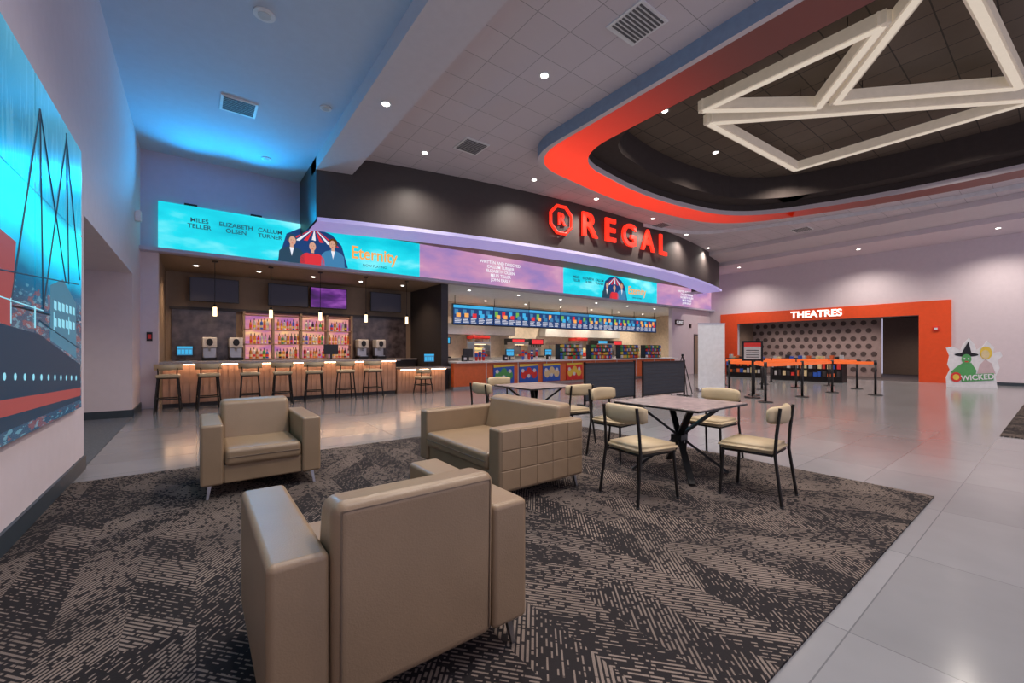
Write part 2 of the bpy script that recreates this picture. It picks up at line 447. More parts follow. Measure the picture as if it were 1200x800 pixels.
strip('blue_cove', fl(.86), 4.36, 4.42, M_bluec, fa, closed=False)

sg = empty('illuminated_wall_sign')
def on_f(x, out=.10):
    sl = 2*1.4*(x-11.4)/9.6**2
    n = Vector((sl, -1)).normalized()
    return x+n.x*out, yF(x)+n.y*out, math.atan(sl)
for ch_, x in zip('REGAL', (9.85, 10.83, 11.83, 12.92, 13.93)):
    X, Y, a = on_f(x)
    text('letter_'+ch_, ch_, 1.04, (X, Y, 5.19), (R90, 0, a), [M_redsign], sg, ext=.035, bold=.022, sx=1.1)
X, Y, a = on_f(8.72, .12)
hx = empty('logo', (X, Y, 5.19), a); hx.parent = sg
def octo(r): return [(r*math.cos(math.radians(22.5+45*i)), r*math.sin(math.radians(22.5+45*i))) for i in range(8)]
tube('octagon', [(p[0], 0, p[1]) for p in octo(.43)], .05, M_redsign, hx, cyclic=True)
flat('octagon_back', octo(.36), M_slate, hx, y=.03)
text('letter_r_small', 'R', .50, (0, -.01, 0), (R90, 0, 0), M_redsign, hx, ext=.02, bold=.012)

# ------------------------------------------------------------------ LED band
led = empty('led_display_band')
X4 = [-.68, 5.59, 11.8, 18.2, 23.45]
for i in range(4):
    box('screen_%d' % (i+1), X4[i], X4[i+1]-.01, YLED, YLED+.1, 3.58, 4.63, M_ledcyan if i in (0, 2) else M_ledpink, led)
def art(x0, w):
    e = empty('artwork', (x0, YLED-.012, 4.1)); e.parent = led
    s = w/6.27
    for nm, px in (('MILES\nTELLER', .74), ('ELIZABETH\nOLSEN', 1.46), ('CALLUM\nTURNER', 2.18)):
        text('name_text', nm, .14, (px*s, 0, .14), (R90, 0, 0), M_inkdark, e, ext=.002, bold=.002)
    cx = 3.17*s
    flat('tent', [(cx-.82, -.5), (cx-.62, .22), (cx-.3, .42), (cx+.1, .49), (cx+.5, .36), (cx+.75, .1), (cx+.92, -.5)], M_scnavy, e, y=.003, th=.002)
    for j in range(7):
        flat('tent_stripe', [(cx-.62+j*.2, .05+.03*(3-abs(3-j))), (cx-.52+j*.2, .05+.03*(3-abs(3-j))), (cx+.05, .47)], M_inkwhite if j % 2 else M_scred, e, y=.001, th=.001)
    for dx, hm, bm_, hz, mir in ((-.50, M_inkdark, M_inkdark, .02, 1), (.0, M_scnavy, M_scred, -.06, 0), (.52, M_gold, M_scblue, .06, -1)):
        flat('body', [(cx+dx-.31, -.51), (cx+dx-.29, -.26+hz), (cx+dx-.2, -.17+hz), (cx+dx-.06, -.12+hz), (cx+dx-.05, -.05+hz), (cx+dx+.05, -.05+hz), (cx+dx+.06, -.12+hz), (cx+dx+.2, -.17+hz), (cx+dx+.29, -.26+hz), (cx+dx+.31, -.51)], bm_, e, y=-.004, th=.003)
        if mir == 0: flat('long_hair', [(cx-.14, .05), (cx-.16, -.2), (cx-.08, -.22), (cx+.08, -.22), (cx+.16, -.2), (cx+.14, .05)], M_scnavy, e, y=-.0045, th=.001)
        else: flat('shirt', [(cx+dx-.05, -.14+hz), (cx+dx+.05, -.14+hz), (cx+dx, -.36+hz)], M_inkwhite, e, y=-.006, th=.001)
        flat('neck', [(cx+dx-.04, -.14+hz), (cx+dx+.04, -.14+hz), (cx+dx+.04, -.02+hz), (cx+dx-.04, -.02+hz)], M_skin, e, y=-.0062, th=.001)
        flat('hair', circ(cx+dx, .08+hz, .115, .13), hm, e, y=-.007, th=.002)
        flat('face', circ(cx+dx+.015*mir, .035+hz, .082, .115), M_skin, e, y=-.010, th=.003)
        for ex in (-.03, .03): flat('eye', circ(cx+dx+.015*mir+ex, .05+hz, .012, .007, 8), M_inkdark, e, y=-.012, th=.001)
        flat('mouth', circ(cx+dx+.015*mir, -.03+hz, .022, .007, 8), M_scred, e, y=-.012, th=.001)
    text('title_text', 'Eternity', .50, (4.85*s, 0, -.04), (R90, 0, 0), M_inkor, e, ext=.002, sx=.85, bold=.008)
    text('tagline', 'NOW PLAYING', .10, (4.85*s, 0, -.36), (R90, 0, 0), M_inkdark, e, ext=.002)
art(-.68, 6.27); art(11.8, 6.2)
for x0 in (8.7, 20.9):
    text('credits', 'WRITTEN AND DIRECTED\nCALLUM TURNER\nELIZABETH OLSEN\nMILES TELLER\nJOHN EARLY', .15, (x0, YLED-.01, 4.08), (R90, 0, 0), M_inkwhite, led, ext=.002, bold=.002)
def fill_uplight(x, tx, ty, W, col):  # added blue lamps, standing in for screen glow on the left ceiling
    e = empty('added_uplight', (x, 12.24, 4.63))
    box('body', -.12, .12, -.04, .04, 0, .05, M_black, e)
    l = bpy.data.lights.new('lamp', 'SPOT'); l.energy = W; l.color = col; l.spot_size = math.radians(120); l.spot_blend = 1; l.shadow_soft_size = .05
    o = bpy.data.objects.new('lamp', l); COL.objects.link(o); o.parent = e; o.location = (0, -.10, .16)
    d = Vector((tx, ty, 5.75))-Vector((x, 12.14, 4.79)); o.rotation_euler = d.to_track_quat('-Z', 'Y').to_euler()
fill_uplight(-.1, .2, 9.0, 200, (.0, .45, 1)); fill_uplight(1.2, .9, 8.2, 230, (.0, .45, 1))

# ------------------------------------------------------------------ left video wall
vw = empty('video_wall_screen')
YV = 6.06
box('backing', XL, XL+.03, YV-4.66, YV, .71, 3.34, M_black, vw)
for c in range(3):
    for r in range(3):
        y1 = YV-.006-c*1.55; z0 = .72+r*.873
        box('panel_%d_%d' % (c, r), XL+.03, XL+.05, y1-1.528, y1, z0, z0+.855, M_vw, vw)
# picture content on the wall: ship deck, hull windows, rails and masts
pic = empty('ship_picture', (XL+.051, 0, 0), R90); pic.parent = vw     # local +X -> world +Y, faces +X
M_shipd = em('picture_dark', (.008, .03, .06), 1.0); M_shipr = em('picture_red', (.26, .05, .05), 1.0); M_shipl = em('picture_light', (.25, .62, .75), 1.0); M_shipm = em('picture_steel', (.05, .16, .24), 1.0)
flat('hull', [(1.6, .8), (6.0, .8), (6.0, 1.15), (4.6, 1.42), (3.0, 1.5), (1.6, 1.45)], M_shipd, pic, y=-.001, th=.001)
flat('hull_stripe', [(1.6, .95), (6.0, .84), (6.0, .92), (1.6, 1.08)], M_shipr, pic, y=-.002, th=.001)
flat('deck_house', [(4.9, 1.38), (5.8, 1.22), (5.8, 1.75), (5.3, 1.92), (4.9, 1.82)], M_shipm, pic, y=-.002, th=.001)
flat('funnel', [(3.4, 1.5), (4.0, 1.45), (4.1, 2.0), (3.5, 2.05)], M_shipr, pic, y=-.002, th=.001)
for i in range(22):
    flat('porthole', circ(1.8+i*.19, 1.26-.011*i, .025, .025, 8), M_shipl, pic, y=-.004, th=.001)
for i in range(12):
    flat('lit_window', [(5.0+(i % 6)*.13, 1.5+(i//6)*.14), (5.08+(i % 6)*.13, 1.49+(i//6)*.14), (5.08+(i % 6)*.13, 1.56+(i//6)*.14), (5.0+(i % 6)*.13, 1.57+(i//6)*.14)], M_shipl, pic, y=-.004, th=.001)
for (ya, za, yb, zb) in ((5.9, 1.95, 3.1, 1.72), (5.9, 1.32, 4.6, 1.52), (5.5, 1.9, 5.42, 3.25), (4.7, 1.6, 4.62, 3.1), (2.6, 1.5, 2.6, 3.0), (5.42, 3.2, 4.7, 1.6), (5.42, 3.2, 5.95, 2.0), (4.62, 3.1, 4.0, 1.6), (4.62, 3.1, 5.4, 1.9), (2.6, 3.0, 3.4, 1.6), (2.6, 3.0, 1.8, 1.5)):
    tube('rigging_line', [(ya, -.002, za), (yb, -.002, zb)], .005, M_shipd, pic)
for i in range(8):
    yy = 2.0+i*.5
    tube('rail_post', [(yy, -.002, 1.50-.008*i), (yy, -.002, 1.66-.008*i)], .004, M_shipl, pic)
tube('rail', [(1.9, -.002, 1.66), (4.7, -.002, 1.60)], .004, M_shipl, pic)

# ------------------------------------------------------------------ bar
bar = empty('bar_counter')
box('front', -.6, 4.75, 12.05, 12.25, .1, .98, M_wood, bar)
box('kick', -.6, 4.75, 12.1, 12.25, 0, .1, M_dark, bar)
box('top', -.64, 4.8, 11.78, 12.5, .98, 1.04, M_ctop, bar, .008)
box('body', -.6, 4.75, 12.25, 12.45, 0, .98, M_dark, bar)
M_und = em('under_counter_strip', (1, .60, .34), 26)
box('under_light', -.55, 4.7, 11.90, 11.92, .965, .98, M_und, bar)
box('low_under_light', 4.85, 6.35, 11.90, 11.92, .705, .72, M_und, bar)
for i in range(44):
    box('slat_%d' % i, -.59+i*.1215, -.59+i*.1215+.085, 12.035, 12.05, .1, .96, M_wood, bar)
box('low_front', 4.8, 6.4, 12.05, 12.3, 0, .72, M_wood, bar)
box('low_top', 4.8, 6.45, 11.78, 12.5, .72, .77, M_ctop, bar, .008)
for i in range(13):
    box('low_slat_%d' % i, 4.82+i*.1215, 4.82+i*.1215+.085, 12.035, 12.05, .05, .70, M_wood, bar)

bb = empty('back_bar')
box('cabinet', -.6, 6.4, 14.35, 14.98, 0, .95, M_dark, bb)
box('top', -.62, 6.45, 14.3, 14.98, .95, 1.0, M_ctop, bb)
box('marble_left', -.55, .95, 14.96, 15.0, 1.0, 2.45, M_marble, bb)
box('marble_right', 4.35, 6.3, 14.96, 15.0, 1.0, 2.45, M_marble, bb)
box('header', -.6, 6.4, 14.9, 15.0, 2.45, 2.52, M_dark, bb)
box('backlight', 1.15, 4.2, 14.95, 15.0, 1.05, 2.4, M_purple, bb)
for k in range(4):
    box('shelf_%d' % k, 1.1, 4.25, 14.65, 14.95, 1.02+k*.44, 1.05+k*.44, M_wood, bb)
for xx in (1.1, 1.86, 2.64, 3.42, 4.2):
    box('shelf_post', xx, xx+.06, 14.65, 14.95, 1.0, 2.45, M_taupe, bb)
bm = bmesh.new()
for k in range(3):
    x = 1.22
    while x < 4.16:
        x += random.uniform(.075, .105)
        if min(abs(x-p-.03) for p in (1.86, 2.64, 3.42, 4.2)) < .08: continue
        mi = random.choice([0, 0, 0, 1, 1, 2, 3, 5, 7]); r = random.uniform(.03, .042); h = random.uniform(.17, .24); z = 1.052+k*.44
        yy = 14.76+random.uniform(-.05, .05)
        bmcyl(bm, x, yy, z, z+h, r, mi, seg=10); bmcyl(bm, x, yy, z+h, z+h+.04, r, mi, r2=.012, seg=10); bmcyl(bm, x, yy, z+h+.04, z+h+.1, .012, 4, seg=6)
        bmcyl(bm, x, yy, z+.05, z+.12, r+.001, random.choice([6, 6, 3, 8]), seg=10)
finish('liquor_bottles', bm, [M_gold, M_glass, M_bgreen, M_pred, M_black, M_marble, M_pskin, M_pblue, M_yellow])
def tv(x0, x1, z0, z1, y, mat):
    e = empty('television', ((x0+x1)/2, y, (z0+z1)/2)); w = (x1-x0)/2; h = (z1-z0)/2
    box('bezel', -w, w, 0, .06, -h, h, M_blackpl, e, .01)
    box('screen', -w+.025, w-.025, -.006, .0, -h+.025, h-.025, mat, e)
    box('mount', -.1, .1, .06, .4, -.1, .1, M_black, e)
tv(-.15, 1.0, 2.66, 3.34, 14.6, M_tv); tv(1.74, 2.86, 2.66, 3.34, 14.6, M_tv); tv(2.92, 4.06, 2.66, 3.34, 14.6, M_tvp); tv(4.85, 5.96, 2.66, 3.34, 14.6, M_tv)
def machine(x, y, z=1.0, s=1.0):
    e = empty('beverage_dispenser', (x, y, z))
    box('base', -.17*s, .17*s, -.25, .2, 0, .09, M_black, e, .01)
    box('column', -.16*s, .16*s, 0, .2, .09, .62, M_steel, e, .02)
    box('head', -.17*s, .17*s, -.2, .2, .36, .66, M_offwhite, e, .03)
    flat('badge', circ(0, .52, .08, .1), M_black, e, y=-.21)
    cyl('spout', 0, -.1, .27, .36, .02, M_chrome, e)
    box('tray', -.12, .12, -.24, -.02, .09, .11, M_chrome, e)
for x in (.30, .92, 4.55, 5.15): machine(x, 14.6)
def pos(x, y, z, rz=0, s=1):
    e = empty('pos_terminal', (x, y, z), rz)
    box('base', -.12, .12, -.1, .1, 0, .02, M_blackpl, e, .005)
    box('stem', -.025, .025, -.02, .03, .02, .2, M_blackpl, e)
    box('monitor', -.19, .19, -.02, .02, .14, .42, M_blackpl, e, .01)
    box('screen', -.17, .17, -.025, -.02, .16, .40, M_scblue, e)
    box('screen_header', -.17, .17, -.027, -.025, .35, .40, M_sccyan, e)
    for k in range(4): box('screen_key', -.15+k*.08, -.09+k*.08, -.027, -.025, .19, .31, M_sccyan, e)
pos(-.25, 14.55, 1.0); pos(3.0, 12.35, 1.04, math.pi)
pos(5.95, 12.3, .77, 0)
for x in (.37, 1.58, 2.8, 4.08, 5.37):
    e = empty('pendant_lamp', (x, 12.7, 0))
    tube('cord', [(0, 0, 3.5), (0, 0, 2.42)], .007, M_black, e)
    cyl('canopy', 0, 0, 3.47, 3.5, .06, M_black, e)
    cyl('cap', 0, 0, 2.36, 2.43, .035, M_black, e)
    cyl('glass', 0, 0, 2.14, 2.36, .042, M_lampwarm, e, r2=.04)
def stool(x, y, rz=0, h=.76):
    e = empty('bar_stool', (x, y, 0), rz)     # faces +Y at rz=0
    box('seat', -.2, .2, -.19, .2, h-.04, h+.03, M_cream, e, .03)
    box('seat_frame', -.18, .18, -.17, .18, h-.06, h-.04, M_frame, e)
    for i, (sx, sy) in enumerate(((-1, -1), (1, -1), (1, 1), (-1, 1))):
        tube('leg_%d' % (i+1), [(sx*.16, sy*.15, h-.05), (sx*.21, sy*.21, 0)], .017, M_frame, e)
    k = .19
    tube('footrest', [(-k, -k, .28), (k, -k, .28), (k, k, .28), (-k, k, .28)], .013, M_frame, e, cyclic=True)
    pts = [(.21*math.cos(math.radians(a)), .02+.22*math.sin(math.radians(a))) for a in range(180, 361, 15)]
    bm = bmesh.new(); rows = []
    for (px, py) in pts:
        o = Vector((px, py-.02)).normalized()*.025
        rows.append([bm.verts.new(v) for v in ((px-o.x, py-o.y, h+.12), (px+o.x, py+o.y, h+.12), (px+o.x*1.3, py+o.y*1.3, h+.24), (px-o.x*.6, py-o.y*.6, h+.24))])
    for a, b in zip(rows, rows[1:]):
        for q in range(4): bm.faces.new((a[q], a[(q+1) % 4], b[(q+1) % 4], b[q]))
    bm.faces.new(rows[0]); bm.faces.new(rows[-1][::-1])
    bmesh.ops.recalc_face_normals(bm, faces=bm.faces[:])
    finish('backrest', bm, M_cream, e, smooth=True)
    for sx in (-.15, .15): tube('post', [(sx, -.15, h-.02), (sx*1.05, -.16, h+.16)], .012, M_frame, e)
for x in (-.47, .22, 1.0, 1.66, 2.37, 3.13, 3.85): stool(x, 11.4, random.uniform(-.15, .15))
stool(5.36, 11.45, .1, .5)

# ------------------------------------------------------------------ concession
cc = empty('concession_counter')
box('front', 6.75, 19.6, 12.1, 12.3, .08, .86, M_orange, cc)
box('kick', 6.75, 19.6, 12.15, 12.3, 0, .08, M_steel, cc)
box('top', 6.76, 19.65, 11.95, 12.75, .86, .92, M_white, cc, .01)
box('body', 6.76, 19.6, 12.3, 12.7, 0, .86, M_steel, cc)
for i in range(9):
    box('seam_%d' % i, 8.0+i*1.4, 8.03+i*1.4, 12.09, 12.1, .08, .86, M_white, cc)
def poster(x, m1, m2):
    e = empty('counter_poster', (x, 12.06, .42))
    box('board', -.45, .45, 0, .03, -.32, .36, m1, e)
    for k in range(3):
        flat('blob', circ(-.25+k*.25, -.02+.1*(k % 2), .14, .16), m2, e, y=-.008)
        flat('blob_small', circ(-.3+k*.28, .12-.2*(k % 2), .07), M_white, e, y=-.014)
    flat('swoosh', [(-.45, .26), (.45, .30), (.45, .36), (-.45, .36)], M_yellow, e, y=-.008)
poster(8.75, M_pblue, M_green); poster(9.9, M_pblue, M_pred); poster(11.05, M_pblue, M_pskin); poster(12.3, M_pred, M_yellow)
mats = [M_scnavy, M_sccyan, M_scgreen, M_inkwhite, M_scred, M_inkor, M_scblue]
mb = empty('menu_board_row')
W = 1.93
for i in range(7):
    x0 = 8.2+i*1.96
    R = [(x0, 2.36, x0+W, 3.12, 0, 0)]
    R.append((x0, 3.0, x0+W, 3.12, 6 if i % 2 else 1, .004))
    for c in range(5):
        xa = x0+.05+c*.38
        m1 = random.choice([1, 2, 4, 5, 6, 6]); m2 = random.choice([1, 5, 4, 6])
        R.append((xa, 2.70+random.uniform(0, .08), xa+.17, 2.95, m1, .004))
        R.append((xa+.08, 2.64, xa+.28, 2.80, m2, .006))
        for l in range(4): R.append((xa, 2.58-l*.055, xa+random.uniform(.2, .32), 2.60-l*.055, 3, .004))
    quads('board_%d' % (i+1), R, mats, mb, y=14.74)
box('board_back', 8.18, 21.95, 14.75, 14.85, 2.32, 3.16, M_black, mb)
for i in range(8): tube('hanger_%d' % i, [(8.3+i*1.93, 14.8, 3.16), (8.3+i*1.93, 14.8, 3.5)], .015, M_black, mb)
kb = empty('kitchen_counter')
box('cabinet', 7.0, 23.5, 15.9, 16.75, 0, .92, M_steel, kb)
box('top', 7.0, 23.5, 15.85, 16.78, .92, .96, M_steel, kb)
uc = empty('hanging_cabinet')
box('upper_a', 7.2, 12.5, 16.3, 16.78, 2.0, 2.5, M_steel, uc, .01)
box('upper_b', 14.5, 20.5, 16.3, 16.78, 2.0, 2.5, M_offwhite, uc, .01)
def popcorn(x, y, z):
    e = empty('popcorn_machine', (x, y, z))
    box('base', -.45, .45, -.3, .3, 0, .2, M_pred, e, .01)
    box('roof', -.45, .45, -.3, .3, .85, 1.0, M_pred, e, .02)
    for sx in (-.43, .43):
        for sy in (-.28, .28): box('post', sx-.02, sx+.02, sy-.02, sy+.02, .2, .85, M_steel, e)
    box('popcorn_pile', -.4, .4, -.25, .25, .2, .45, pm('popcorn', (.8, .65, .3), .8, var=.4, scale=40, em=(1, .75, .3), es=.25), e, .08)
    cyl('kettle', 0, 0, .6, .78, .14, M_steel, e)
popcorn(10.3, 16.2, .96); popcorn(16.8, 16.2, .96)
def fountain(x, y, z):
    e = empty('soda_fountain', (x, y, z))
    box('body', -.4, .4, -.1, .3, 0, .85, M_steel, e, .02)
    box('header', -.42, .42, -.3, .3, .6, .9, M_blackpl, e, .02)
    box('screen', -.36, .36, -.31, -.3, .64, .86, random.choice([M_scred, M_sccyan]), e)
    for k in range(5): cyl('nozzle_%d' % k, -.3+k*.15, -.2, .5, .6, .02, M_blackpl, e)
    box('drip_tray', -.4, .4, -.35, -.1, 0, .06, M_black, e)
for x in (8.3, 12.4, 13.6, 18.5, 19.8): fountain(x, 16.2, .96)
for x in (7.5, 9.3, 11.2, 13.0, 14.9, 16.8, 18.6): pos(x, 12.45, .92, random.choice([0, math.pi]))
def candy(x, y, z, w=1.2):
    e = empty('candy_display_rack', (x, y, z))
    box('frame', -w/2, w/2, 0, .25, 0, .62, M_blackpl, e)
    bm = bmesh.new()
    for r in range(4):
        bmbox(bm, -w/2, w/2, -.1, 0, .02+r*.15, .03+r*.15, 0)
        n = int(w/.09)
        for c in range(n):
            bmbox(bm, -w/2+.02+c*.09, -.0-w/2+.09+c*.09, -.09, -.01, .03+r*.15, .03+r*.15+random.uniform(.09, .13), random.randint(1, 6))
    finish('candy_boxes', bm, [M_blackpl, M_pred, M_yellow, M_pblue, M_green, M_orange, M_white], e)
candy(12.1, 12.1, .92); candy(13.95, 12.1, .92, 1.3); candy(15.9, 12.1, .92, 1.3); candy(17.7, 12.1, .92)
bm = bmesh.new()
for x in [7.9, 8.05, 8.2, 10.0, 10.15, 10.3, 10.45, 10.7]:
    for k in range(random.randint(3, 6)): bmcyl(bm, x, 12.55, .92+k*.06, .92+k*.06+.14, .04, random.randint(0, 2), r2=.055, seg=12)
finish('stacked_cups', bm, [M_white, M_pred, M_pblue])
for i, x in enumerate((7.2, 8.9, 11.0)):
    e = empty('napkin_dispenser', (x, 12.2, .92)); box('body', -.08, .08, -.06, .06, 0, .2, M_blackpl, e, .01); box('slot', -.05, .05, -.063, -.06, .05, .13, M_white, e)
for x in (15.3, 21.3):
    e = empty('oven', (x, 16.2, .96)); box('body', -.35, .35, -.3, .3, 0, .6, M_steel, e, .02); box('door', -.3, .2, -.31, -.3, .08, .52, M_black, e); box('handle', -.28, .18, -.34, -.31, .5, .53, M_chrome, e); box('panel', .22, .33, -.31, -.3, .1, .5, M_black, e)
si = empty('service_island')
box('body', 8.5, 19, 14.1, 14.7, 0, .9, M_steel, si); box('top', 8.45, 19.05, 14.05, 14.75, .9, .94, M_offwhite, si)
def warmer(x):
    e = empty('food_warmer', (x, 14.4, .94)); box('base', -.4, .4, -.25, .25, 0, .1, M_steel, e, .01); box('roof', -.4, .4, -.25, .25, .6, .7, M_steel, e, .01)
    for sx in (-.38, .38): box('side', sx-.015, sx+.015, -.25, .25, .1, .6, M_steel, e)
    box('shelf', -.37, .37, -.22, .22, .33, .35, M_steel, e); box('lamp', -.3, .3, -.03, .03, .58, .6, M_lampwarm, e)
    for k in range(5): box('food_%d' % k, -.34+k*.14, -.24+k*.14, -.15, .1, .1, .18, random.choice([M_yellow, M_pred, M_pskin]), e, .02)
for x in (9.2, 11.2, 14.6, 17.0): warmer(x)

# ------------------------------------------------------------------ lounge seating
def seatunit(name, loc, rz, W, D=.88, cushions=1, tuft=False, aw=.165, H=.80, AH=.655):
    e = empty(name, (*loc, 0), rz)      # faces -Y
    w = W/2; d = D/2
    for s, nm in ((-1, 'arm_left'), (1, 'arm_right')):
        a, b = sorted((s*w, s*(w-aw)))
        box(nm, a, b, -d, d-.01, .13, AH, M_leather, e, .024, 5)
        for yy in (-d+.012, d-.022):
            tube('piping', [(s*(w-.012), yy, .16), (s*(w-.012), yy, AH-.013), (s*(w-aw+.012), yy, AH-.013)], .004, M_seam, e)
    box('base', -w+aw, w-aw, -d+.03, d-.03, .13, .30, M_leather, e, .015)
    bw = w-aw-.003
    bm = bmesh.new(); bmesh.ops.create_cube(bm, size=1)
    for v in bm.verts:
        top = v.co.z > 0; back = v.co.y > 0
        y = (d+.012 if top else d) if back else (d-.17 if top else d-.32)
        v.co = Vector((v.co.x*2*bw, y, H if top and back else (H-.015 if top else .13)))
    bmesh.ops.bevel(bm, geom=bm.edges[:], offset=.045, segments=6, affect='EDGES', profile=.5)
    o = finish('backrest', bm, M_leather, e, smooth=True); o.modifiers.new('wn', 'WEIGHTED_NORMAL')
    tube('back_piping', [(-bw+.028, d+.0, .17), (-bw+.028, d+.007, H-.032), (bw-.028, d+.007, H-.032), (bw-.028, d+.0, .17)], .004, M_seam, e)
    cw = (2*bw)/cushions
    for i in range(cushions):
        x0 = -bw+i*cw
        box('seat_cushion_%d' % (i+1), x0+.004, x0+cw-.004, -d-.01, d-.24, .285, .435, M_leather, e, .04, 5)
        tube('cushion_seam', [(x0+.02, -d-.012, .36), (x0+cw-.02, -d-.012, .36)], .004, M_seam, e)
    if tuft:
        nx, nz = 5, 3
        for s in (1, -1):
            for i in range(nx):
                for j in range(nz):
                    yy0 = -d+.02+i*(D-.05)/nx; zz0 = .15+j*(.49/nz)
                    x0, x1 = sorted((s*(w-.03), s*(w+.007)))
                    box('tuft', x0, x1, yy0, yy0+(D-.05)/nx, zz0, zz0+.49/nz, M_leather, e, .010, 3)
    for i, (sx, sy) in enumerate(((-1, -1), (1, -1), (1, 1), (-1, 1))):
        x, y = sx*(w-.07), sy*(d-.07)
        x2, y2 = sx*(w-.05), sy*(d-.05)
        bm = bmesh.new(); bmesh.ops.create_cube(bm, size=1)
        for v in bm.verts:
            top = v.co.z > 0
            v.co = Vector(((x if top else x2)+v.co.x*(.028 if top else .018), (y if top else y2)+v.co.y*(.028 if top else .018), .14 if top else .012))
        finish('leg_%d' % (i+1), bm, M_chrome, e)
    return e
seatunit('leather_armchair', (.665, 1.86), math.pi, 1.0, aw=.18, H=.805, AH=.65)
seatunit('leather_armchair', (.50, 4.84), 0, .95)
seatunit('leather_loveseat', (2.44, 3.50), -R90, 1.5, .98, 1, tuft=True, H=.785)

# ------------------------------------------------------------------ dining furniture
def table(x, y, s=.95, rz=0):
    e = empty('cafe_table', (x, y, .012), rz); h = s/2
    box('top', -h, h, -h, h, .715, .743, M_table, e, .006)
    box('edge_band', -h-.003, h+.003, -h-.003, h+.003, .718, .733, M_black, e)
    for i, (sx, sy) in enumerate(((1, 1), (1, -1), (-1, 1), (-1, -1))):
        f = Vector((sx*.34, sy*.34, .018)); t = Vector((-sx*.30, -sy*.30, .705))
        dd = t-f; bm = bmesh.new(); bmesh.ops.create_cube(bm, size=1)
        for v in bm.verts: v.co = Vector((v.co.x*.06, v.co.y*.025, v.co.z*dd.length))
        o = finish('leg_%d' % (i+1), bm, M_black, e); o.location = (f+t)/2; o.rotation_euler = dd.to_track_quat('Z', 'Y').to_euler()
    box('hub', -.06, .06, -.06, .06, .33, .40, M_black, e)
    box('under_plate', -.34, .34, -.34, .34, .702, .715, M_black, e)
def chair(x, y, rz):
    e = empty('dining_chair', (x, y, 0), rz)    # faces -Y
    bm = bmesh.new(); bmesh.ops.create_cube(bm, size=1)
    for v in bm.verts:
        wx = .235 if v.co.y < 0 else .205
        v.co = Vector((math.copysign(wx, v.co.x), v.co.y*.45, v.co.z*.065))
    bmesh.ops.bevel(bm, geom=bm.edges[:], offset=.026, segments=4, affect='EDGES')
    finish('seat', bm, M_cream, e, (0, -.01, .46), smooth=True)
    tube('seat_rail', [(-.2, -.2, .42), (.2, -.2, .42), (.19, .19, .42), (-.19, .19, .42)], .011, M_frame, e, cyclic=True)
    for s in (-1, 1):
        tube('front_leg', [(s*.2, -.19, .43), (s*.225, -.215, .013)], .0135, M_frame, e)
        tube('rear_leg', [(s*.225, .27, .013), (s*.205, .215, .43), (s*.2, .225, .60), (s*.195, .25, .82)], .0135, M_frame, e)
        for p in ((s*.225, -.215), (s*.225, .27)): cyl('foot', p[0], p[1], .012, .025, .015, M_blackpl, e, seg=12)
    bm = bmesh.new(); rows = []
    n = 14; prof = [(-.022, -.065), (-.03, -.035), (-.03, .035), (-.022, .067), (.0, .08), (.018, .067), (.024, .035), (.024, -.035), (.016, -.067), (0, -.078)]
    for i in range(n+1):
        t = -1+2*i/n; px = .235*t; py = .245-.075*t*t
        sc = .55 if i in (0, n) else 1
        dv = Vector((1, -2*.075*t/.235)).normalized(); nn = Vector((-dv.y, dv.x))
        rows.append([bm.verts.new((px+nn.x*a*sc, py+nn.y*a*sc+.1*b*.3, .755+b*(1-.15*t*t)*(.8 if sc < 1 else 1))) for a, b in prof])
    for a, b in zip(rows, rows[1:]):
        for q in range(len(prof)): bm.faces.new((a[q], a[(q+1) % len(prof)], b[(q+1) % len(prof)], b[q]))
    bm.faces.new(rows[0]); bm.faces.new(rows[-1][::-1]); bmesh.ops.recalc_face_normals(bm, faces=bm.faces[:])
    finish('backrest', bm, M_cream, e, smooth=True)
table(4.07, 2.46, .95); table(4.2, 4.98, .9)
chair(3.15, 2.28, math.radians(83)); chair(3.99, 1.68, math.radians(186)); chair(4.93, 2.55, math.radians(-92)); chair(4.05, 3.28, math.radians(5))
chair(3.45, 5.05, math.radians(90)); chair(4.22, 4.22, math.radians(176)); chair(4.2, 5.75, 0)

# ------------------------------------------------------------------ queue area
def barrier(x0, x1, y, rz=0):
    e = empty('crowd_barrier_panel', ((x0+x1)/2, y, 0), rz); w = (x1-x0)/2
    box('panel', -w+.04, w-.04, -.01, .01, .12, .96, M_barrier, e)
    for z in (.1, .96): box('rail', -w, w, -.02, .02, z, z+.04, M_black, e)
    for k in range(8): box('rib_%d' % k, -w+.04, w-.04, -.014, .014, .2+k*.095, .206+k*.095, M_slate, e)
    for s in (-1, 1):
        box('post', s*(w-.02)-.02, s*(w-.02)+.02, -.02, .02, .02, 1.02, M_black, e)
        box('foot', s*(w-.02)-.04, s*(w-.02)+.04, -.22, .22, 0, .02, M_black, e)
barrier(7.2, 9.1, 6.75, 0); barrier(9.25, 11.15, 6.6, -.03)
bn = empty('rollup_banner', (13.0, 6.75, 0), math.radians(-38))
box('base', -.45, .45, -.1, .1, 0, .09, M_chrome, bn, .02)
box('banner_fabric', -.42, .42, -.004, .004, .09, 2.12, M_banner, bn)
box('top_rail', -.43, .43, -.015, .015, 2.12, 2.15, M_chrome, bn)
tube('support_pole', [(0, .03, .05), (0, .03, 2.12)], .01, M_chrome, bn)
ez = empty('easel_stand', (11.6, 6.9, 0), .3)
for p in ((-.3, -.2), (.3, -.2), (0, .35)):
    tube('leg', [(p[0], p[1], 0.0), (0, 0, 1.15)], .014, M_black, ez); cyl('foot', p[0], p[1], 0, .02, .02, M_blackpl, ez, seg=12)
box('knob', -.03, .03, -.03, .03, 1.12, 1.18, M_black, ez)
